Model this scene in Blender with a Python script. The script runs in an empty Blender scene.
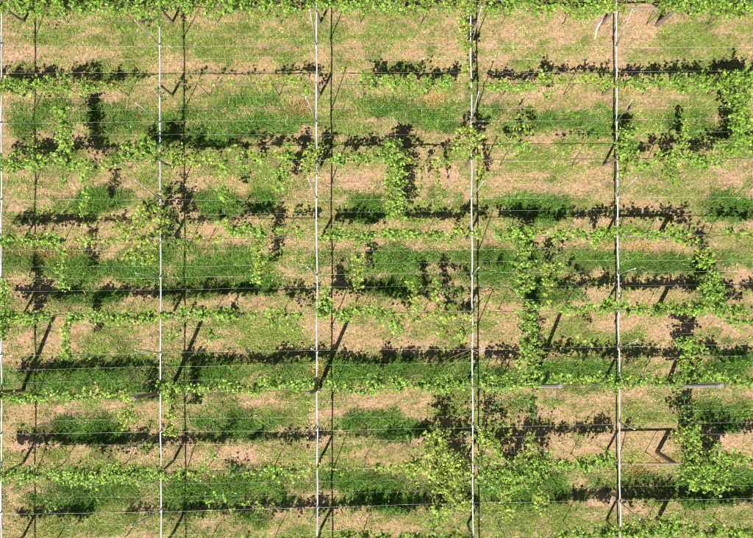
import bpy, math, random
import numpy as np
from mathutils import Vector

rnd = random.Random(11)
rng = np.random.default_rng(11)
scene = bpy.context.scene
col = scene.collection

# ------------------------------------------------------------------ camera, sky, sun
HC = 30.0            # camera height above the grass, metres
PPM = 26.0           # photo pixels per metre on the ground
TOP = 1.80           # height of the trellis roof
cam_d = bpy.data.cameras.new('camera')
cam = bpy.data.objects.new('camera', cam_d); col.objects.link(cam)
cam.location = (0, 0, HC); cam.rotation_euler = (0, 0, 0)
cam_d.sensor_width = 36.0; cam_d.lens = HC * PPM / 753.0 * 36.0
cam_d.clip_start = 0.5; cam_d.clip_end = 2000
scene.camera = cam

SUN_DIR = Vector((11.5, 22.0, -46.8)).normalized()
SUN_EL = math.asin(-SUN_DIR.z); SUN_AZ = math.atan2(-SUN_DIR.x, -SUN_DIR.y)
world = bpy.data.worlds.new('World'); scene.world = world; world.use_nodes = True
wn = world.node_tree.nodes; wl = world.node_tree.links
sky = wn.new('ShaderNodeTexSky'); sky.sky_type = 'NISHITA'; sky.sun_disc = False
sky.air_density = .7; sky.dust_density = .4; sky.sun_elevation = SUN_EL; sky.sun_rotation = SUN_AZ
wn['Background'].inputs['Strength'].default_value = 0.05
wl.new(sky.outputs['Color'], wn['Background'].inputs['Color'])
sun_d = bpy.data.lights.new('sun', 'SUN'); sun_d.energy = 5.0; sun_d.angle = math.radians(0.53)
sun_d.color = (1.0, 0.95, 0.87)
sun = bpy.data.objects.new('sun', sun_d); col.objects.link(sun)
sun.location = (-10, -18, 40); sun.rotation_euler = SUN_DIR.to_track_quat('-Z', 'Y').to_euler()
scene.view_settings.view_transform = 'Standard'; scene.view_settings.look = 'None'
scene.view_settings.gamma = 1.0; scene.view_settings.exposure = 0.6
scene.render.engine = 'CYCLES'
scene.cycles.pixel_filter_type = 'BLACKMAN_HARRIS'; scene.cycles.filter_width = 1.1

# ------------------------------------------------------------------ helpers
CX, CY = 376.5, 269.0
def W(px, py, h=0.0):
    """survey plan position -> world point at height h"""
    k = (1 - h / HC) / PPM
    return Vector(((px - CX) * k, -(py - CY) * k, h))
def G(px, py, h=0.0):
    """plan position already measured on the ground -> point at height h straight above"""
    return Vector(((px - CX) / PPM, -(py - CY) / PPM, h))

def tag(o, label=None, cat=None, group=None, kind=None):
    if label: o['label'] = label
    if cat: o['category'] = cat
    if group: o['group'] = group
    if kind: o['kind'] = kind
    return o

def link(name, me, parent=None, mat=None):
    o = bpy.data.objects.new(name, me); col.objects.link(o)
    if parent is not None: o.parent = parent
    if mat is not None and me is not None and not me.materials: me.materials.append(mat)
    return o

def empty(name, loc):
    o = bpy.data.objects.new(name, None); col.objects.link(o); o.location = loc
    o.empty_display_size = 0.2
    return o

class MB:
    def __init__(s): s.v = []; s.f = []
    def tube(s, pts, rad, n=8, caps=True):
        pts = [Vector(p) for p in pts]
        if not isinstance(rad, (list, tuple)): rad = [rad] * len(pts)
        b = len(s.v)
        for i, p in enumerate(pts):
            t = (pts[min(i + 1, len(pts) - 1)] - pts[max(i - 1, 0)]).normalized()
            ref = Vector((0, 0, 1)) if abs(t.z) < 0.9 else Vector((0, 1, 0))
            u = t.cross(ref).normalized(); w = u.cross(t)
            for k in range(n):
                a = 2 * math.pi * (k + .5) / n
                s.v.append(p + (u * math.cos(a) + w * math.sin(a)) * rad[i])
        for i in range(len(pts) - 1):
            for k in range(n):
                k2 = (k + 1) % n
                s.f.append((b + i * n + k, b + i * n + k2, b + (i + 1) * n + k2, b + (i + 1) * n + k))
        if caps:
            s.f.append(tuple(b + k for k in range(n))[::-1])
            s.f.append(tuple(b + (len(pts) - 1) * n + k for k in range(n)))
    def mesh(s, name, smooth=False):
        me = bpy.data.meshes.new(name)
        me.from_pydata([tuple(v) for v in s.v], [], s.f); me.update()
        if smooth: me.polygons.foreach_set('use_smooth', [True] * len(me.polygons))
        return me

def np_mesh(name, verts, tris, colors=None, smooth=False):
    me = bpy.data.meshes.new(name)
    me.vertices.add(len(verts)); me.vertices.foreach_set('co', np.asarray(verts, np.float32).ravel())
    n = len(tris); m = tris.shape[1]
    me.loops.add(n * m); me.loops.foreach_set('vertex_index', np.asarray(tris, np.int32).ravel())
    me.polygons.add(n); me.polygons.foreach_set('loop_start', np.arange(0, n * m, m, dtype=np.int32))
    if smooth: me.polygons.foreach_set('use_smooth', np.ones(n, bool))
    if colors is not None:
        a = me.attributes.new('tint', 'FLOAT_COLOR', 'POINT')
        a.data.foreach_set('color', np.asarray(colors, np.float32).ravel())
    me.update(); me.validate()
    return me

def hash2(ix, iy, seed):
    n = (ix * 374761393 + iy * 668265263 + seed * 974711) & 0x7fffffff
    n = ((n ^ (n >> 13)) * 1274126177) & 0x7fffffff
    return ((n ^ (n >> 16)) & 0xffff) / 65535.0
def vnoise(x, y, s, seed):
    x = x / s; y = y / s
    ix = np.floor(x).astype(np.int64); iy = np.floor(y).astype(np.int64)
    fx = x - ix; fy = y - iy; fx = fx * fx * (3 - 2 * fx); fy = fy * fy * (3 - 2 * fy)
    a = hash2(ix, iy, seed); b = hash2(ix + 1, iy, seed); c = hash2(ix, iy + 1, seed); d = hash2(ix + 1, iy + 1, seed)
    return (a * (1 - fx) + b * fx) * (1 - fy) + (c * (1 - fx) + d * fx) * fy
def fbm(x, y, s, seed, o=4):
    t = 0; a = 1; n = 0
    for i in range(o):
        t = t + a * vnoise(x, y, s / 2 ** i, seed + i * 17); n += a; a *= .55
    return t / n

# ------------------------------------------------------------------ materials
def mat_base(name):
    m = bpy.data.materials.new(name); m.use_nodes = True
    return m, m.node_tree.nodes, m.node_tree.links, m.node_tree.nodes['Principled BSDF']

def plain(name, c1, c2, rough=.6, scale=(8, 8, 8), metal=0.0, bump=.2):
    m, n, l, p = mat_base(name)
    tc = n.new('ShaderNodeTexCoord'); mp = n.new('ShaderNodeMapping'); mp.inputs['Scale'].default_value = scale
    nz = n.new('ShaderNodeTexNoise'); nz.inputs['Scale'].default_value = 1; nz.inputs['Detail'].default_value = 6
    rp = n.new('ShaderNodeValToRGB'); rp.color_ramp.elements[0].position = .3; rp.color_ramp.elements[1].position = .72
    rp.color_ramp.elements[0].color = (*c1, 1); rp.color_ramp.elements[1].color = (*c2, 1)
    bp = n.new('ShaderNodeBump'); bp.inputs['Strength'].default_value = bump; bp.inputs['Distance'].default_value = .01
    l.new(tc.outputs['Object'], mp.inputs['Vector']); l.new(mp.outputs['Vector'], nz.inputs['Vector'])
    l.new(nz.outputs['Fac'], rp.inputs['Fac']); l.new(rp.outputs['Color'], p.inputs['Base Color'])
    l.new(nz.outputs['Fac'], bp.inputs['Height']); l.new(bp.outputs['Normal'], p.inputs['Normal'])
    p.inputs['Roughness'].default_value = rough; p.inputs['Metallic'].default_value = metal
    return m

M_white = plain('white_paint', (.40, .40, .41), (.84, .84, .85), .5, (6, 2.2, 6), 0, .1)
M_zinc = plain('galvanised_steel', (.30, .30, .30), (.55, .55, .55), .4, (9, 9, 3), 0, .1)
M_cap = plain('dull_plastic', (.4, .39, .37), (.62, .61, .58), .6, (12, 12, 12), 0, .1)
M_wire = plain('wire_steel', (.22, .22, .22), (.80, .80, .80), .4, (.9, 2, 2), 0, 0)
M_wood = plain('weathered_wood', (.16, .11, .075), (.36, .29, .23), .85, (30, 30, 2.5), 0, .5)
M_greywood = plain('grey_wood', (.25, .22, .2), (.46, .42, .40), .85, (30, 30, 2.5), 0, .5)
M_bark = plain('vine_bark', (.09, .055, .035), (.24, .16, .1), .9, (40, 40, 8), 0, .6)
M_cane = plain('cane_bark', (.17, .12, .05), (.3, .25, .1), .8, (40, 40, 40), 0, .2)
M_stick = plain('bleached_wood', (.55, .5, .44), (.75, .72, .66), .8, (20, 20, 20), 0, .3)

def leaf_material():
    m, n, l, p = mat_base('vine_leaf')
    at = n.new('ShaderNodeAttribute'); at.attribute_name = 'tint'
    tr = n.new('ShaderNodeBsdfTranslucent'); mx = n.new('ShaderNodeMixShader'); mx.inputs[0].default_value = .25
    g = n.new('ShaderNodeMix'); g.data_type = 'RGBA'; g.blend_type = 'MULTIPLY'; g.inputs['Factor'].default_value = 1
    g.inputs[7].default_value = (1.25, 1.25, .45, 1)
    l.new(at.outputs['Color'], p.inputs['Base Color']); l.new(at.outputs['Color'], g.inputs[6])
    l.new(g.outputs[2], tr.inputs['Color'])
    p.inputs['Roughness'].default_value = .42; p.inputs['Specular IOR Level'].default_value = .42
    out = n['Material Output']
    l.new(p.outputs[0], mx.inputs[1]); l.new(tr.outputs[0], mx.inputs[2]); l.new(mx.outputs[0], out.inputs['Surface'])
    return m
M_leaf = leaf_material()

def blade_material():
    m, n, l, p = mat_base('grass_blade')
    at = n.new('ShaderNodeAttribute'); at.attribute_name = 'tint'
    l.new(at.outputs['Color'], p.inputs['Base Color']); p.inputs['Roughness'].default_value = .7
    p.inputs['Specular IOR Level'].default_value = .2
    return m
M_blade = blade_material()

def ground_material():
    m, n, l, p = mat_base('meadow_soil')
    at = n.new('ShaderNodeAttribute'); at.attribute_name = 'tint'
    tc = n.new('ShaderNodeTexCoord')
    n1 = n.new('ShaderNodeTexNoise'); n1.inputs['Scale'].default_value = 9; n1.inputs['Detail'].default_value = 8; n1.inputs['Roughness'].default_value = .7
    n2 = n.new('ShaderNodeTexNoise'); n2.inputs['Scale'].default_value = 45; n2.inputs['Detail'].default_value = 4
    l.new(tc.outputs['Object'], n1.inputs['Vector']); l.new(tc.outputs['Object'], n2.inputs['Vector'])
    r1 = n.new('ShaderNodeValToRGB'); r1.color_ramp.elements[0].position = .3; r1.color_ramp.elements[1].position = .7
    r1.color_ramp.elements[0].color = (.42, .42, .36, 1); r1.color_ramp.elements[1].color = (1.45, 1.42, 1.35, 1)
    mu = n.new('ShaderNodeMix'); mu.data_type = 'RGBA'; mu.blend_type = 'MULTIPLY'; mu.inputs['Factor'].default_value = 1
    l.new(n1.outputs['Fac'], r1.inputs['Fac']); l.new(at.outputs['Color'], mu.inputs[6]); l.new(r1.outputs['Color'], mu.inputs[7])
    l.new(mu.outputs[2], p.inputs['Base Color'])
    bp = n.new('ShaderNodeBump'); bp.inputs['Strength'].default_value = .8; bp.inputs['Distance'].default_value = .04
    l.new(n2.outputs['Fac'], bp.inputs['Height']); l.new(bp.outputs['Normal'], p.inputs['Normal'])
    p.inputs['Roughness'].default_value = .95
    return m
M_ground = ground_material()

# ------------------------------------------------------------------ meadow: ground sheet and grass
# patches of lush tall grass (x, y, rx, ry, amount) and of dry bare turf, in plan units on the ground
LUSH = [(55,112,60,12,.6),(130,112,50,9,.7),(200,118,60,14,.7),(250,112,50,12,.7),(390,112,50,10,.7),(440,122,30,12,.8),(500,112,40,10,.6),(590,118,26,14,.7),(60,260,60,12,.7),(150,262,50,10,.6),(330,258,30,9,.6),(470,258,50,12,.7),(590,262,40,8,.6),(60,380,60,12,.8),(160,378,60,12,.7),(240,376,60,9,.8),(320,378,50,9,.7),(450,378,50,10,.8),(550,374,60,10,.8),(620,372,50,8,.6),(690,376,40,8,.6),(150,490,40,10,.4),(300,486,40,12,.5),(430,484,30,14,.6),(590,478,30,10,.5),(680,490,40,10,.7),(60,498,40,16,.8),(95,205,26,14,1),(32,122,28,14,.8),(112,125,48,16,.8),(100,268,62,17,1),(85,295,45,9,.7),(228,128,50,16,.9),(272,122,34,12,.8),
 (432,118,30,14,.8),(500,125,26,12,.6),(545,120,60,14,.8),(222,206,26,15,1),(262,206,17,15,1),(532,207,38,14,1),(365,204,28,15,.9),
 (215,268,42,18,1),(255,282,28,14,.9),(225,288,55,12,.8),(300,264,18,10,.6),(378,262,34,18,.9),(400,284,34,14,1),(440,256,45,12,.8),(500,266,38,16,.9),
 (545,282,30,14,1),(560,256,40,10,.7),(640,262,55,9,.9),(720,206,28,14,1),(640,255,40,8,.6),(703,278,18,16,.9),(735,262,20,8,.6),
 (100,372,70,16,.7),(110,392,60,8,.8),(195,370,62,12,.8),(280,372,60,10,.8),(370,374,60,12,.9),(430,372,40,10,.7),(500,372,42,14,.9),(585,370,45,14,.9),
 (650,374,40,10,.4),(725,366,32,14,.9),(90,428,48,13,.9),(240,426,38,15,1),(390,426,34,14,1),(520,408,18,12,.6),(722,414,24,14,.9),
 (85,494,58,20,.9),(235,490,66,22,.9),(380,486,56,20,1),(522,488,28,16,1),(560,482,32,14,.9),(640,476,30,8,.7),(715,486,42,20,1),
 (20,262,30,9,.7),(60,118,20,12,.5),(690,125,20,10,.6),(735,130,20,10,.5),(450,200,14,10,.3),(600,130,22,14,.7),(160,135,22,12,.7),(40,330,10,10,.2)]
SOFT = [(75,38,45,12,.8),(105,48,30,7,.6),(215,35,60,14,.7),(230,50,50,10,.6),(285,42,26,16,.6),(360,35,30,12,.8),(400,46,50,10,.6),(430,30,24,8,.4),
 (690,38,24,14,.9),(720,42,20,8,.5),(480,80,30,8,.4),(140,55,20,8,.5),(190,105,60,10,.5),(330,100,40,12,.7),(400,104,40,9,.8),(60,150,30,8,.4),
 (345,122,45,14,.6),(160,250,26,10,.5),(700,100,20,10,.5),(650,128,24,10,.7),(690,190,30,16,.6),(740,160,18,12,.6),(260,334,40,12,.5),(225,325,40,12,.5),
 (310,400,22,10,.3),(560,400,36,12,.5),(610,340,26,10,.3),(560,340,34,14,.5),(450,515,36,12,.4),(540,518,60,12,.6),(100,524,60,10,.5),(40,60,20,8,.3),
 (700,60,50,10,.4),(740,400,14,10,.4),(600,430,30,10,.3),(340,510,40,10,.4),(60,400,60,10,.4),(160,468,20,10,.2),(650,405,40,12,.3),(500,60,50,10,.3),(110,345,40,12,.3),(395,140,44,10,.4)]
BARE = [(22,52,26,9,1),(86,61,12,6,1),(120,42,10,8,.7),(30,190,34,16,.9),(130,192,20,12,.8),(190,190,22,16,.8),(60,225,60,6,.7),(300,185,24,16,.9),(345,182,28,20,.9),
 (440,182,30,18,.8),(500,185,26,12,.8),(575,186,50,13,1.2),(605,185,22,10,1.2),(650,186,32,15,1),(735,182,28,18,.9),(20,284,18,8,.8),(150,290,24,8,.9),
 (290,280,34,12,.8),(330,282,24,12,.9),(450,286,24,12,.8),(470,300,30,10,.7),(590,275,34,16,.8),(660,272,36,7,.8),(735,275,18,12,.8),(30,340,30,14,1),(150,342,26,10,.8),
 (190,335,24,16,.8),(320,330,30,12,.9),(400,345,60,9,1),(480,345,40,9,.7),(625,323,46,12,1),(665,330,30,12,.8),(735,335,22,14,.7),(70,408,26,7,.9),(260,405,46,10,.8),
 (340,404,40,9,.8),(420,402,30,8,.9),(550,396,38,8,.8),(640,396,46,9,.5),(30,447,30,9,.9),(110,449,46,7,.8),(240,452,60,10,.9),(360,440,40,10,.9),(310,440,20,10,.8),
 (560,445,40,12,1),(610,440,20,12,.9),(650,440,34,12,.4),(735,440,20,14,.7),(20,488,20,10,.8),(150,500,26,14,.9),(300,510,26,10,.8),(450,520,20,10,.7),
 (640,512,40,8,1.3),(600,500,24,12,.7),(735,500,20,10,.8),(620,30,40,20,.9),(660,60,40,10,.6),(570,40,40,14,.7),(500,45,40,10,.7),(600,95,40,9,1),(660,100,36,7,1),
 (480,98,26,8,.8),(430,98,12,9,1),(240,78,26,6,.6),(180,68,20,10,.8),(300,50,26,12,.5),(395,54,40,6,.6),(100,20,50,7,.5),(210,20,40,6,.5),(440,26,26,8,.7),(552,25,14,8,.9),
 (300,105,14,8,1),(680,80,36,7,.6),(180,228,30,8,.6),(60,255,26,6,.5),(260,245,40,8,.5),(640,246,34,6,.9),(560,230,30,9,.7),(735,225,24,8,.7),(560,132,10,16,.7),(585,140,10,14,.7)]
def blobs(px, py, L, wob):
    t = np.zeros_like(px)
    for x, y, rx, ry, a in L:
        d = np.sqrt(((px - x) / rx) ** 2 + ((py - y) / ry) ** 2) + wob
        t = np.maximum(t, a * np.clip((1.35 - d) / .8, 0, 1))
    return t
def field(wx, wy):
    """lush, soft green, bare amounts at world x, y"""
    px = wx * PPM + CX; py = -wy * PPM + CY
    w = (fbm(px * .55, py, 20, 3, 5) - .5) * 2.3
    # mown strips run with the rows, so the patchiness is stretched along x
    st = fbm(px * .45, py, 26, 91, 5)
    lush = np.clip(blobs(px, py, LUSH, w), 0, 1)
    soft = np.clip(blobs(px, py, SOFT, w) + np.clip((st - .42) * 3.6, 0, .85), 0, 1)
    fine = (fbm(px * .32, py, 6, 141, 5) - .5) * 2.0 + (fbm(px * .8, py, 3.2, 341, 3) - .5) * 1.6
    soft = np.clip(soft * .8 + fine * .9 + .14, 0, 1); lush = np.clip((lush + fine * .5 * (lush > .02) - .1) * 1.35, 0, 1)
    bare = np.clip(blobs(px, py, BARE, w * 1.3), 0, 1.2) * (.45 + .9 * fbm(px * .6, py, 14, 57)) + np.clip((fbm(px * .5, py, 30, 33) - .6) * 3, 0, .6)
    rust = np.clip(blobs(px, py, RUST, w) * (.5 + fine), 0, .8)
    return lush, soft, np.clip(bare * .85 - fine * .6, 0, 1), rust
STRAW = np.array([.41, .30, .145]); PINK = np.array([.52, .335, .225]); OLIVE = np.array([.225, .265, .05])
GREEN = np.array([.135, .25, .032]); DEEP = np.array([.06, .16, .022])
RUST = [(60,255,26,5,.8),(300,106,12,8,.8),(432,99,10,8,.8),(320,372,10,5,.7),(650,247,34,5,.9),(660,460,24,6,.7),(640,92,36,5,.6),(600,245,20,4,.5),(160,105,16,6,.6),(20,250,14,5,.6),(245,66,12,4,.6),(640,470,26,5,.6)]
def turf_color(lush, soft, bare, j, rust):
    c = STRAW[None] * (1 - soft[:, None]) + (OLIVE[None] * .5 + GREEN[None] * .5) * soft[:, None]
    b = (bare * (1 - .6 * soft))[:, None]; c = c * (1 - b) + PINK[None] * b
    k = lush[:, None]; c = c * (1 - k) + (GREEN[None] * (1 - j[:, None]) + DEEP[None] * j[:, None]) * k
    q = rust[:, None]; c = c * (1 - q) + np.array([.47, .26, .10])[None] * q      # rusty dead litter
    return c

xs = np.concatenate([[-400, -120, -45, -24], np.linspace(-19, 19, 305), [24, 45, 120, 400]])
ys = np.concatenate([[-400, -120, -45, -20], np.linspace(-15, 15, 241), [20, 45, 120, 400]])
X, Y = np.meshgrid(xs, ys); x = X.ravel(); y = Y.ravel()
inner = (np.abs(x) < 18.5) & (np.abs(y) < 14.5)
z = np.where(inner, (fbm(x, y, 1.1, 5) - .5) * .06, 0)
lu, so, ba, ru = field(x, y)
gc = turf_color(lu, so, ba, np.full_like(x, .5), ru) * .9
far = np.clip((np.maximum(np.abs(x) - 16.5, np.abs(y) - 12.5)) / 2.0, 0, 1)[:, None]     # beyond the plot: even meadow
gc = gc * (1 - far) + (STRAW * .55 + GREEN * .4)[None] * far
gc = np.concatenate([gc, np.ones((len(x), 1))], 1)
nx, ny = len(xs), len(ys)
i = np.arange(nx - 1)[None] + nx * np.arange(ny - 1)[:, None]; i = i.ravel()
quads = np.stack([i, i + 1, i + nx + 1, i + nx], 1)
g = link('ground', np_mesh('ground', np.stack([x, y, z], 1), quads, gc, True), None, M_ground); tag(g, kind='structure')

def grass(N):
    bx = rng.uniform(-16.2, 16.2, N); by = rng.uniform(-12, 12, N)
    lu, so, ba, ru = field(bx, by)
    cl = fbm(bx, by, .35, 71, 3)                         # tufts
    keep = rng.random(N) < np.clip(.45 + .5 * so + .9 * lu - .45 * ba, .15, 1) * np.clip(cl * 2.4 - .35, .12, 1)
    bx, by, lu, so, ba, ru, cl = [a[keep] for a in (bx, by, lu, so, ba, ru, cl)]; n = len(bx)
    L = (.07 + .09 * rng.random(n)) * (1 + .5 * so) + lu * (.05 + .15 * rng.random(n)) * (.5 + cl)
    lean = np.radians(rng.uniform(25, 78, n)); a = rng.uniform(0, 2 * np.pi, n)
    w = (.007 + .008 * rng.random(n)) * (1 + .5 * lu)
    weed = rng.random(n) < .06 + .10 * so          # broad leaved weeds and clover among the blades
    w = np.where(weed, rng.uniform(.018, .035, n), w); L = np.where(weed, rng.uniform(.05, .10, n), L); lean = np.where(weed, np.radians(rng.uniform(55, 85, n)), lean)
    z0 = (fbm(bx, by, 1.1, 5) - .5) * .06 - .012 + np.where(weed, .03, 0)
    dx, dy = np.cos(a), np.sin(a)
    p0 = np.stack([bx - dy * w, by + dx * w, z0], 1); p1 = np.stack([bx + dy * w, by - dx * w, z0], 1)
    p2 = np.stack([bx + dx * L * np.sin(lean), by + dy * L * np.sin(lean), z0 + L * np.cos(lean)], 1)
    c = turf_color(lu, np.clip(so + rng.normal(0, .22, n), 0, 1), np.clip(ba + rng.normal(0, .2, n), 0, 1), rng.random(n), ru)
    dry = rng.random(n) < (.10 + .12 * ba) * (1 - .75 * lu)
    c[dry] = STRAW * 1.25
    wc = weed & (rng.random(n) < .35 + .6 * so); c[wc] = c[wc] * .35 + GREEN * .65
    c *= (rng.uniform(.5, 1.55, n) * (.45 + 1.1 * fbm(bx * .6, by, .4, 203, 4)))[:, None]
    v = np.stack([p0, p1, p2], 1).reshape(-1, 3)
    cc = np.repeat(np.concatenate([c, np.ones((n, 1))], 1), 3, 0)
    o = link('grass', np_mesh('grass', v, np.arange(3 * n).reshape(-1, 3), cc), None, M_blade)
    tag(o, 'dry straw coloured and green grass between the vine rows', 'grass', kind='stuff')
grass(950000)

# ------------------------------------------------------------------ trellis geometry (plan positions)
ORD = ['first', 'second', 'third', 'fourth', 'fifth', 'sixth', 'seventh', 'eighth']
ROW_L = [6, 85, 162, 240, 317, 396, 475, 553]         # row lines at the trellis roof, left and right edge of the plot
ROW_R = [9, 83, 158, 235, 309, 382, 462, 532]
def row_y(r, px): return ROW_L[r] + (ROW_R[r] - ROW_L[r]) * px / 753.0
BARS = [(1.5, 1.5), (159.5, 161.2), (316.2, 317.6), (470.8, 473.4), (616, 620.5)]     # crossbars: x at the top and bottom edge
def bar_x(b, py): return BARS[b][0] + (BARS[b][1] - BARS[b][0]) * py / 538.0
BNAME = ['leftmost', 'second', 'third', 'fourth', 'rightmost']

# crossbars
for b in range(5):
    mb = MB(); pts = []
    for k in range(25):
        py = -40 + k * 26.3
        p = W(bar_x(b, py) + rnd.uniform(-.55, .55), py, TOP); pts.append(p)
    root = empty('crossbar', pts[0])
    def loc(ps): return [p - pts[0] for p in ps]
    mb.tube(loc(pts), .027, 10); link('bar', mb.mesh('bar', True), root, M_white)
    for r in range(8):
        py = row_y(r, BARS[b][0]); p = W(bar_x(b, py), py, TOP) - pts[0]
        mc = MB(); mc.tube([p + Vector((0, -.09, 0)), p + Vector((0, .09, 0))], .030, 10); link('coupling', mc.mesh('coupling', True), root, M_zinc)
    tag(root, 'long white steel crossbar running across all the rows, %s of the five' % (BNAME[b] if b in (0, 4) else BNAME[b] + ' from left'), 'crossbar', 'white crossbars over the vine rows')

# posts under the crossbars
def post(name, base, top, r, mat, label, group, collar=True):
    d = top - base; root = empty(name, base)
    mb = MB(); n = 7
    pts = [Vector((0, 0, -.06)) if k == 0 else d * (k / n) + Vector((rnd.uniform(-.006, .006), rnd.uniform(-.006, .006), 0)) for k in range(n + 1)]
    pts.append(d + d.normalized() * .012)
    mb.tube(pts, [r * 1.1] + [r * (1.08 - .12 * k / n) for k in range(1, n + 1)] + [r * .8], 10)
    link('shaft', mb.mesh('shaft'), root, mat)
    if collar:
        mc = MB(); mc.tube([d * .955, d * .985], r * 1.12, 10); link('wire_band', mc.mesh('wire_band'), root, M_zinc)
    tag(root, label, 'post', group)
    return root
for r in range(8):
    for b in range(5):
        if r == 5 and b < 3: continue
        py = row_y(r, BARS[b][0]); p = W(bar_x(b, py), py, TOP - .022)
        base = Vector((p.x, p.y, 0)); 
        post('trellis_post', base, p, .047, M_wood,
             'wooden trellis post under the %s white crossbar at the %s vine row from top' % (BNAME[b], ORD[r]), 'posts under the crossbars')

# tall leaning posts of the sixth row
for gx, gy, tx, ty, mat, lab in [
    (23, 391, 24, 374, M_wood, 'tall thick leaning post at the left end of the sixth row, under the leftmost crossbar'),
    (172, 389, 171.5, 378, M_wood, 'tall dark brown leaning post beside the second crossbar in the sixth row'),
    (319, 389, 319, 374, M_wood, 'tall thick leaning post beside the third crossbar in the sixth row'),
    (531, 386, 531.5, 367.5, M_greywood, 'tall grey leaning post right of the fourth crossbar, below a dense column of leaves'),
    (666, 386, 667, 367, M_greywood, 'tall grey leaning post at the right of the sixth row beside bright leaves')]:
    post('tall_post', G(gx, gy), G(tx, ty, 4.75), .072, mat, lab, 'tall leaning posts of the sixth row')

# end posts with side beams right of the last crossbar
for r in (0, 3, 4, 6, 7):
    gy = row_y(r, 660); p = W(675, gy, TOP); a = W(bar_x(4, gy), gy, TOP)
    post('end_post', Vector((p.x, p.y - .02, 0)), p - Vector((0, .02, .02)), .085, M_wood,
         'stout wooden end post right of the rightmost crossbar in the %s vine row' % ORD[r], 'end posts on the right', False)
    mb = MB(); st = a + Vector((.05, 0, .0)); d = p + Vector((.12, 0, .06)) - st + Vector((0, 0, 0))
    mb.tube([d * (k / 6) + Vector((0, rnd.uniform(-.008, .008), 0)) for k in range(7)], [.05 - .001 * k for k in range(7)], 8)
    o = link('side_beam', mb.mesh('side_beam'), None, M_wood); o.location = st
    o['kind'] = 'thing'; tag(o, 'round weathered wooden beam from rightmost crossbar to end post in the %s row' % ORD[r], 'beam', 'side beams on the right')

# thin tall poles clamped on the crossbars
LEANS = {(1, 0): (0, -1), (1, 1): (0, 3), (1, 2): (0, 9), (1, 3): (0, 4), (1, 4): (-1, 11), (1, 5): (0, 2), (4, 3): (-9, 5), (4, 4): (-8, 14)}
for b in range(5):
    for r in range(7):
        py = row_y(r, BARS[b][0]) + 38
        lx, ly = LEANS.get((b, r), (rnd.uniform(-4, 1), rnd.uniform(5, 12)))
        if b == 4 and (b, r) not in LEANS: lx, ly = rnd.uniform(-10, -6), rnd.uniform(4, 11)
        p = W(bar_x(b, py), py, TOP + .03); ht = 4.7 + rnd.uniform(-.15, .1)
        t = Vector((p.x + lx / PPM, p.y + ly / PPM, ht)) - p
        root = empty('net_pole', p); mb = MB()
        mb.tube([Vector((0, 0, -.1)), t * .5 + Vector((rnd.uniform(-.015, .015), rnd.uniform(-.015, .015), 0)), t], [.019, .018, .016], 8); link('shaft', mb.mesh('shaft', True), root, M_zinc)
        mc = MB(); mc.tube([t * .985, t * .995, t + t.normalized() * .05, t + t.normalized() * .07], [.02, .032, .032, .016], 10); link('cap', mc.mesh('cap', True), root, M_cap)
        mk = MB(); mk.tube([Vector((0, -.07, -.03)), Vector((0, .07, -.03))], .045, 8); link('clamp', mk.mesh('clamp'), root, M_zinc)
        tag(root, 'tall thin pole clamped on the %s crossbar between %s and %s vine rows' % (BNAME[b], ORD[r], ORD[r + 1]), 'pole', 'thin poles on the crossbars')

# wires of the flat trellis roof
for r in range(8):
    for k in range(6):
        if r == 7 and k > 1: break
        yl = ROW_L[r] + (ROW_L[min(r + 1, 7)] - ROW_L[r] if r < 7 else 78) * k / 6 + rnd.uniform(-2.0, 2.0)
        yr = ROW_R[r] + (ROW_R[min(r + 1, 7)] - ROW_R[r] if r < 7 else 78) * k / 6 + rnd.uniform(-2.0, 2.0)
        zz = TOP + .025 + .006 * (k % 3)
        a = W(-45, yl + (yl - yr) * .06, zz); c = W(798, yr - (yl - yr) * .06, zz); mb = MB(); pts = []
        for q in range(31):
            t = q / 30; pts.append(a.lerp(c, t) - a + Vector((0, .03 * math.sin(t * 9 + r * 2 + k) + rnd.uniform(-.012, .012), rnd.uniform(-.008, .002))))
        mb.tube(pts, (.0028 if k in (0, 3) else rnd.choice((.0013, .0017, .0022))), 4, False)
        o = link('trellis_wire', mb.mesh('trellis_wire'), None, M_wire); o.location = a
        if k == 0: lab = 'thin steel wire carrying the %s vine row from the top' % ORD[r]
        else: lab = 'thin steel wire, %s one below the %s vine row from the top' % (ORD[k - 1], ORD[r])
        tag(o, lab, 'wire', 'thin wires of the trellis roof')

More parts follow.
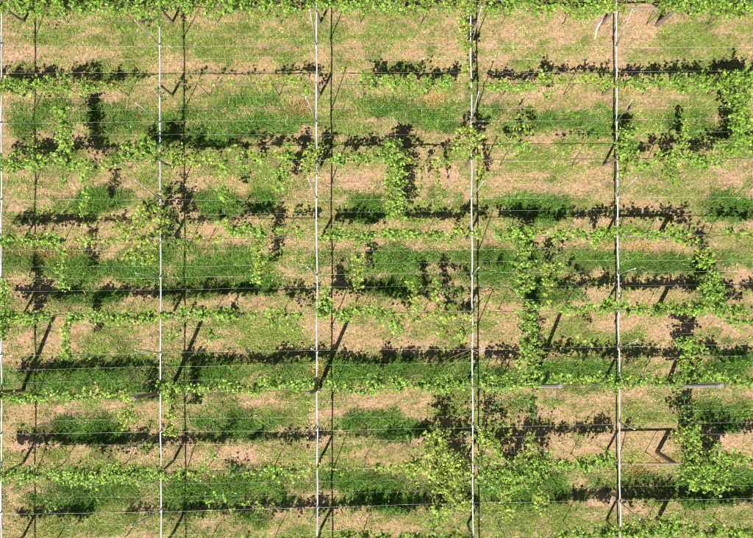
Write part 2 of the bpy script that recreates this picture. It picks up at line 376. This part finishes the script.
# ------------------------------------------------------------------ vines
# leaf-bearing canes: row, x0, y0, x1, y1, spread, density, tone (0 fresh green, 1 yellow green, 2 deep green, also painting in leaves that lie in shade)
S = [
 (0,-20,6,40,9,9,.8,0),(0,25,8,150,9,13,.75,0),(0,155,6,305,9,13,.7,0),(0,305,7,455,8,12,.7,0),(0,463,2,466,48,9,.8,1),(0,470,8,600,11,11,.7,0),
 (0,575,13,602,9,8,.7,0),(0,600,8,627,8,10,.8,1),(0,662,6,753,8,13,1,0),(0,4,1,753,1,6,.4,0),(0,700,10,690,20,9,.6,1),(0,8,12,26,34,8,.25,2),(0,156,5,158,26,8,.6,0),(0,753,8,790,8,13,1,0),
 (1,-40,86,30,86,12,.9,0),(1,30,86,98,88,11,.9,0),(1,40,84,70,76,8,.4,0),(1,113,28,123,29,5,.5,0),(1,98,88,128,86,5,.4,1),(1,255,82,302,81,8,.6,1),(1,303,74,308,95,7,.5,0),
 (1,362,83,450,85,12,.8,0),(1,352,70,372,76,8,.5,0),(1,420,74,424,66,6,.5,0),(1,466,45,467,92,7,.5,1),(1,484,87,537,87,10,.75,0),(1,545,68,548,98,8,.6,0),(1,535,78,560,80,7,.6,1),(1,560,80,602,80,6,.5,1),
 (1,602,84,622,84,9,.7,0),(1,625,82,722,84,12,.95,0),(1,722,80,753,78,15,1,0),(1,742,72,744,148,16,1,0),(1,728,90,730,106,9,.8,0),(1,753,80,790,80,14,1,0),(1,160,83,250,83,2.5,.15,1),
 (2,-20,163,20,163,15,1,0),(2,20,165,46,165,13,.9,0),(2,46,160,76,163,9,.8,0),(2,63,108,67,164,12,1.1,0),(2,75,163,106,165,9,.6,0),(2,84,166,85,213,6,.6,0),(2,63,170,63,190,5,.5,0),
 (2,106,162,122,158,9,.6,0),(2,122,152,150,152,22,.9,0),(2,146,136,158,160,12,1,0),(2,162,155,182,157,14,.8,0),(2,172,161,222,161,9,.6,1),(2,224,158,223,200,5,.8,0),(2,228,148,262,158,7,.5,0),
 (2,243,158,243,174,7,.8,0),(2,252,158,292,157,8,.5,1),(2,290,148,287,168,9,.8,0),(2,280,168,278,191,10,.9,0),(2,312,148,308,175,13,.9,1),(2,330,160,347,160,10,.9,0),(2,350,158,395,157,12,.8,0),
 (2,394,140,396,202,15,1,0),(2,394,195,395,218,16,.9,0),(2,405,160,452,163,5,.4,1),(2,420,163,422,196,6,.4,1),(2,438,160,440,196,5,.45,1),(2,470,126,472,158,17,.75,1),(2,458,128,456,150,8,.5,1),(2,480,158,481,190,8,.6,1),
 (2,499,148,530,146,8,.6,0),(2,505,148,520,160,6,.4,1),(2,516,122,518,140,5,.5,1),(2,528,118,530,140,5,.6,1),(2,555,150,602,148,6,.35,1),(2,627,128,628,163,16,1,0),(2,622,162,624,176,9,.8,1),(2,632,165,655,165,8,.6,0),
 (2,626,166,615,196,4,.4,1),(2,655,157,702,158,11,.75,0),(2,672,160,674,186,11,.9,0),(2,686,120,687,152,6,.8,1),(2,690,160,722,162,11,.8,0),(2,702,164,704,178,7,.5,1),(2,715,150,753,148,10,.8,0),(2,735,118,742,145,13,.9,0),(2,753,150,790,150,12,.9,0),
 (2,152,172,157,206,9,.5,2),(3,157,206,159,234,9,.7,1),(3,168,206,170,232,6,.4,2),(1,158,88,162,106,7,.5,2),(2,30,140,34,158,7,.5,0),(1,12,90,14,110,6,.4,2),
 (3,-20,240,64,240,10,1,0),(3,60,248,62,288,7,.8,0),(3,74,241,118,241,7,.5,1),(3,116,225,152,240,20,.65,1),(3,125,250,155,258,16,.65,1),(3,140,205,142,225,12,.6,1),(3,83,205,84,224,5,.6,0),(3,161,212,163,232,7,.6,1),
 (3,165,240,184,240,8,.6,2),(3,190,237,228,238,6,.4,1),(3,218,220,236,233,8,.7,0),(3,232,228,266,234,11,.9,0),(3,258,236,260,282,10,.8,1),(3,278,232,303,236,9,.7,0),(3,280,244,281,258,4,.3,0),(3,322,235,368,238,11,1,0),
 (3,357,255,359,288,8,.8,1),(3,370,233,452,236,6,.9,0),(3,372,240,374,260,5,.35,2),(3,454,230,482,232,9,.9,1),(3,495,232,536,232,11,.9,0),(3,523,232,524,296,13,1,0),(3,536,233,550,232,6,.5,0),(3,548,235,602,233,8,.7,0),(3,594,236,597,246,5,.8,0),
 (3,563,258,562,272,7,.5,1),(3,602,232,637,231,11,.8,0),(3,637,235,683,236,8,.8,0),(3,686,236,710,262,16,.7,1),(3,706,258,712,298,11,.8,0),(3,718,232,753,233,10,.6,0),(3,667,226,690,234,6,.6,0),(3,753,235,790,235,10,.8,0),
 (4,2,278,4,340,8,1,0),(4,-20,316,50,317,12,1,0),(4,68,317,152,317,8,1,0),(4,66,316,66,358,6,.9,0),(4,152,317,182,315,8,.8,0),(4,180,314,236,314,10,.9,0),(4,166,336,178,334,9,.5,0),(4,212,326,214,340,12,.6,0),(4,234,312,250,318,4,.3,2),
 (4,248,315,260,314,6,.7,0),(4,268,315,302,315,8,.8,0),(4,270,322,296,328,7,.5,0),(4,324,288,325,312,9,.9,0),(4,318,313,350,314,11,1,0),(4,352,310,394,314,10,.9,0),(4,378,316,402,330,11,.6,0),(4,413,284,416,320,9,.6,1),(4,436,278,439,322,8,.6,1),
 (4,400,317,470,318,6,.5,1),(4,436,328,470,334,14,.6,1),(4,430,286,470,296,9,.35,2),(4,478,284,512,290,10,.3,2),(4,470,318,526,312,5,.3,1),(4,528,314,530,352,14,1,0),(4,530,350,528,386,19,1.1,0),(4,546,262,547,302,8,.6,1),(4,526,305,566,308,8,.7,0),
 (4,562,310,602,310,9,.7,0),(4,568,285,590,300,9,.5,2),(4,600,306,628,306,12,.9,0),(4,629,309,722,308,9,.9,0),(4,716,270,722,318,9,.8,0),(4,700,284,712,296,10,.8,0),(4,690,310,753,310,10,.8,0),(4,726,320,752,324,8,.6,0),(4,580,335,590,346,7,.6,1),(4,753,310,790,310,10,.8,0),
 (5,-20,397,46,397,8,1,0),(5,46,395,88,395,9,.8,0),(5,88,394,130,393,6,.6,1),(5,126,398,127,430,11,.7,1),(5,158,386,200,388,9,.9,0),(5,170,388,171,434,8,.9,1),(5,200,388,222,386,8,.6,1),(5,222,387,262,388,9,.9,0),(5,255,384,303,383,9,.9,0),
 (5,300,384,318,384,10,.9,0),(5,322,384,350,388,9,.8,0),(5,348,390,372,391,7,.7,0),(5,370,383,452,386,13,.9,0),(5,440,384,470,384,9,.9,0),(5,480,383,514,383,12,.9,0),(5,496,388,499,408,12,.35,2),(5,510,384,545,384,8,.7,0),(5,543,378,602,378,9,.8,0),
 (5,600,382,684,382,11,1,0),(5,690,338,692,386,19,1.1,0),(5,698,376,728,374,9,.9,0),(5,724,382,753,382,13,.7,0),(5,684,395,686,420,10,.45,2),(5,532,396,533,420,4,.6,2),(5,753,382,790,382,12,.8,0),
 (6,-20,474,32,473,12,1,0),(6,32,476,62,476,8,.9,0),(6,60,475,146,474,15,1.1,0),(6,44,500,56,507,8,.35,0),(6,146,474,162,472,9,.9,0),(6,164,474,188,472,8,.7,0),(6,213,454,195,480,8,.6,0),(6,190,474,232,472,4,.3,1),(6,230,469,246,467,5,.8,2),
 (6,246,474,262,472,4,.4,1),(6,262,472,305,470,12,.8,0),(6,300,470,312,468,9,.7,1),(6,312,470,376,468,3,.3,1),(6,376,468,410,466,9,.5,1),(6,432,428,440,460,18,.75,1),(6,404,466,470,468,24,.8,1),(6,445,466,456,508,22,1.2,1),(6,436,500,438,522,8,.6,0),
 (6,432,500,444,526,8,.5,1),(6,475,436,500,444,24,.9,1),(6,480,470,545,474,28,1,0),(6,504,486,508,516,9,.8,1),(6,538,486,541,516,10,.8,1),(6,545,465,594,463,9,.8,0),(6,529,430,531,456,7,.7,1),(6,520,460,548,458,14,.9,0),
 (6,590,462,616,460,11,.9,0),(6,600,455,610,450,7,.5,0),(6,676,430,700,450,12,.4,1),(6,692,424,694,452,14,1,0),(6,686,462,735,468,28,1.1,0),(6,690,482,722,484,18,.9,0),(6,720,455,753,460,8,.6,0),(6,625,462,645,461,3,.3,1),(6,753,462,790,462,10,.8,0),
 (6,460,432,462,452,15,.35,2),(6,200,500,280,508,12,.2,0),
 (7,-20,552,60,551,11,.7,0),(7,30,550,60,549,14,.8,0),(7,100,549,160,548,10,.5,0),(7,160,547,215,546,12,.8,0),(7,215,547,310,545,11,.9,0),(7,300,544,345,543,12,.8,0),(7,345,540,425,541,12,1,0),(7,432,524,436,545,9,.6,0),(7,425,541,470,540,11,.8,0),
 (7,452,532,466,540,8,.7,1),(7,475,540,560,539,5,.4,1),(7,556,538,604,534,10,.9,0),(7,600,533,670,532,14,1,0),(7,670,532,753,532,13,1,0),(7,636,522,680,520,7,.5,0),(7,753,532,790,532,13,1,0),(7,345,534,372,534,6,.6,1),
]
BAY = [-60, 1.5, 160, 317, 472, 618, 775]
trunks = []          # (row, px, bay, half)
for r in range(8):
    for b in range(1, 6):
        for hf in (0, 1):
            f = .27 + .46 * hf
            trunks.append((r, BAY[b] + (BAY[b + 1] - BAY[b]) * f + rnd.uniform(-6, 6), b, hf))
def nearest(r, px):
    best = None
    for i, t in enumerate(trunks):
        if t[0] == r:
            d = abs(t[1] - px)
            if best is None or d < best[0]: best = (d, i)
    return best[1]

# five-lobed leaf outline
ang = np.radians([-90, -62, -28, -5, 22, 48, 66, 90, 114, 132, 158, 185, 208, 242])
rad = np.array([.10, .60, .52, .42, .80, .46, .64, 1.0, .64, .46, .80, .42, .52, .60])
LV = np.stack([np.cos(ang) * rad, np.sin(ang) * rad, -.30 * rad ** 2], 1)
LV = np.concatenate([[[0, -.02, .06]], LV]); NL = len(LV)
LF = np.array([(0, k, k % (NL - 1) + 1) for k in range(1, NL)])
TONE = [np.array([.21, .365, .042]), np.array([.28, .38, .048]), np.array([.075, .18, .026])]

leaves = {i: [] for i in range(len(trunks))}      # (pos, size, tone)
canes = {i: [] for i in range(len(trunks))}
longest = {i: (0, 0) for i in range(len(trunks))}
for (r, x0, y0, x1, y1, sp, de, tone) in S:
    a = np.array([x0, y0], float); b = np.array([x1, y1], float); d = b - a; Ln = np.linalg.norm(d); d /= max(Ln, 1e-6)
    nrm = np.array([-d[1], d[0]])
    if abs(d[1]) > .8:
        i0 = nearest(r, (x0 + x1) / 2)
        if Ln > longest[i0][0]: longest[i0] = (Ln, (y0 + y1) / 2 - row_y(r, (x0 + x1) / 2))
    if abs(d[1]) > .8 and de > .55: sp *= 1.08; de = min(1.25, de * 1.2)      # hanging columns are thick
    steps = max(2, int(Ln / 1.2)); pts = []; off = 0; de0, sp0 = de, sp; f1, f2 = rnd.uniform(0, 6), rnd.uniform(0, 6)
    for s in range(steps + 1):
        t = s / steps; u = t * Ln                              # clumpy growth along the cane
        g_ = .5 + .27 * math.sin(u * .31 + f1) + .23 * math.sin(u * .73 + f2)
        de = de0 * (.5 + .95 * g_); sp = sp0 * (.68 + .62 * g_)
        off = off * .8 + rnd.uniform(-.25, .25) * min(sp * .25, 2.2)
        q = a + d * Ln * t + nrm * off; h = TOP + .07 + rnd.uniform(-.02, .05)
        pts.append((q[0], q[1], h)); up_p = .42 * de if abs(d[0]) > .8 else .10 * de
        if rnd.random() < up_p:                               # an upright shoot above the wire
            p0 = W(q[0] + rnd.gauss(0, 1), q[1] + rnd.gauss(0, 2.2), h); hu = rnd.uniform(.22, .62) * (.7 + .4 * de); ln = Vector((rnd.gauss(0, .16), rnd.gauss(0, .16), 1)); i = nearest(r, q[0])
            for kk in range(int(hu / .055)):
                leaves[i].append((p0 + ln * (.055 * kk) + Vector((rnd.gauss(0, .045), rnd.gauss(0, .045), 0)), rnd.uniform(.05, .095), tone))
            canes[i].append(([p0, p0 + ln * hu * .5, p0 + ln * hu], .006))
        nl = 1 if rnd.random() < min(1, .12 + .95 * de) else 0
        if rnd.random() < de - .35: nl += 1
        if rnd.random() < de - .8: nl += 1
        for _ in range(nl):                                   # a side shoot with its leaves
            side = rnd.choice((-1, 1)); Ls = sp * rnd.uniform(.25, .70) * (1.25 if rnd.random() < .14 else 1)
            dirv = nrm * side + d * rnd.uniform(-.7, .7); dirv /= np.linalg.norm(dirv)
            m = max(1, int(Ls / 1.35)); hh = h; rise = rnd.uniform(-.05, .07)
            for kk in range(m + 1):
                if rnd.random() > .55 + .4 * de: continue
                qq = q + dirv * (Ls * kk / max(m, 1)) + np.array([rnd.gauss(0, .9), rnd.gauss(0, .9)])
                hl = max(TOP - .3, hh + rise * kk + rnd.uniform(-.2, .12))
                i = nearest(r, qq[0])
                leaves[i].append((W(qq[0], qq[1], hl), rnd.choice((rnd.uniform(.035, .06), rnd.uniform(.06, .10))), tone))
            if Ls > 3.5:
                e = q + dirv * Ls; i = nearest(r, q[0])
                canes[i].append(([W(q[0], q[1], h), W(*(q + dirv * Ls * .5), h + rise * m * .5), W(e[0], e[1], h + rise * m)], .006))
    # main cane, cut where one vine hands over to the next
    cur = []; ci = None
    for q in pts:
        i = nearest(r, q[0])
        if ci is not None and i != ci and len(cur) > 1: canes[ci].append(([W(*c) for c in cur], .012)); cur = [cur[-1]]
        elif ci is not None and i != ci: cur = []
        ci = i; cur.append(q)
    if len(cur) > 1: canes[ci].append(([W(*c) for c in cur], .012))

def foliage_mesh(L, base):
    n = len(L)
    pos = np.array([tuple(p - base) for p, s, t in L]); size = np.array([s for p, s, t in L]); tone = np.array([t for p, s, t in L])
    yaw = rng.uniform(0, 2 * np.pi, n); tilt = np.abs(rng.normal(0, .55, n)); ta = rng.uniform(0, 2 * np.pi, n)
    tilt = np.clip(tilt, 0, 1.25)
    v = np.repeat((LV[None] * rng.uniform(.85, 1.15, (n, NL, 1))), 1, 0) * size[:, None, None]
    v[:, :, 0] *= rng.uniform(.8, 1.1, n)[:, None]
    c, s = np.cos(yaw), np.sin(yaw); x = v[:, :, 0] * c[:, None] - v[:, :, 1] * s[:, None]; y = v[:, :, 0] * s[:, None] + v[:, :, 1] * c[:, None]; z = v[:, :, 2]
    # tilt about a horizontal axis at angle ta
    ax, ay = np.cos(ta)[:, None], np.sin(ta)[:, None]; u = x * ax + y * ay; w = -x * ay + y * ax
    ct, st = np.cos(tilt)[:, None], np.sin(tilt)[:, None]; w, z = w * ct - z * st, w * st + z * ct
    x = u * ax - w * ay; y = u * ay + w * ax
    P = np.stack([x, y, z], 2) + pos[:, None]
    base_c = np.array([TONE[t] for t in tone])
    j = rng.random(n)[:, None]; other = np.array([TONE[k] for k in rng.integers(0, 3, n)])
    cc = (base_c * (1 - .35 * j) + other * .35 * j) * (.35 + 1.3 * rng.beta(1.3, 1.3, n))[:, None]  # random brightness spread also paints leaf highlights and shaded gaps between leaves
    br = rng.random(n) < .02; cc[br] = (.26, .15, .05)
    C = np.repeat(np.concatenate([cc, np.ones((n, 1))], 1), NL, 0)
    F = (LF[None] + (np.arange(n) * NL)[:, None, None]).reshape(-1, 3)
    return np_mesh('foliage', P.reshape(-1, 3), F, C, False)

HALF = ['left half', 'right half']
BAYN = ['', 'first bay', 'second bay', 'third bay', 'fourth bay', 'last bay']
for i, (r, px, b, hf) in enumerate(trunks):
    top = W(px, row_y(r, px), TOP - .02); base = Vector((top.x, top.y, 0))
    root = empty('grape_vine', base)
    mb = MB(); pts = [Vector((0, 0, -.05))]; o = Vector((0, 0, 0))
    for k in range(1, 8):
        o = Vector((rnd.gauss(0, .012), rnd.gauss(0, .012), 0)) if k < 7 else Vector((0, 0, 0))
        pts.append(o + Vector((0, 0, (TOP - .02) * k / 7)))
    mb.tube(pts, [.02, .014, .012, .012, .011, .011, .011, .010], 7); link('trunk', mb.mesh('trunk', True), root, M_bark)
    half = (BAY[b + 1] - BAY[b]) * .245
    for sgn in (-1, 1):
        mc = MB(); pts = []
        for k in range(9):
            qx = px + sgn * half * k / 8
            pts.append(W(qx, row_y(r, qx) + rnd.uniform(-.5, .5), TOP + rnd.uniform(-.02, .03)) - base)
        mc.tube(pts, [.017 - .001 * k for k in range(9)], 6); link('cordon', mc.mesh('cordon', True), root, M_bark)
    if canes[i]:
        mc = MB()
        for ps, rr in canes[i]:
            mc.tube([p - base for p in ps], [rr * (1 - .35 * k / max(1, len(ps) - 1)) for k in range(len(ps))], 4, False)
        link('cane', mc.mesh('cane'), root, M_cane)['kind'] = 'stuff'
    n = len(leaves[i])
    if n: link('foliage', foliage_mesh(leaves[i], base), root, M_leaf)
    adj = 'nearly bare' if n < 150 else 'sparse' if n < 550 else 'leafy' if n < 1300 else 'dense bushy'
    Ln, dy = longest[i]
    ext = '' if Ln < 26 else (' with long lower shoots' if dy > 0 else ' with long upper shoots')
    tag(root, '%s vine%s, %s row from top, %s of %s' % (adj, ext, ORD[r], HALF[hf], BAYN[b] if b < 5 else 'rightmost bay'),
        'vine', 'vines trained on the flat trellis')


# ------------------------------------------------------------------ loose wood
def stick(pts, rads, mat, name, label, cat):
    p0 = pts[0]; mb = MB(); mb.tube([p - p0 for p in pts], rads, 7)
    o = link(name, mb.mesh(name), None, mat); o.location = p0; tag(o, label, cat); return o
s = stick([W(595, 39, .03), W(596.5, 30, .05), W(599, 24, .10), W(606, 17, .05)], [.03, .04, .04, .025], M_stick, 'broken_stick', 'bleached bent stick lying on dry grass left of rightmost crossbar near top edge', 'stick')
s = stick([W(440, 366, 1.88), W(452, 357, 1.9), W(470, 350, 1.87)], [.007, .009, .011], M_cane, 'pruned_cane', 'light brown pruned cane resting on wires left of fourth crossbar, above the sixth row', 'cane')
s = stick([W(444, 368, 1.885), W(458, 359, 1.885), W(470, 354, 1.88)], [.006, .008, .009], M_cane, 'pruned_cane', 'lower light brown pruned cane beside another on wires left of fourth crossbar', 'cane')
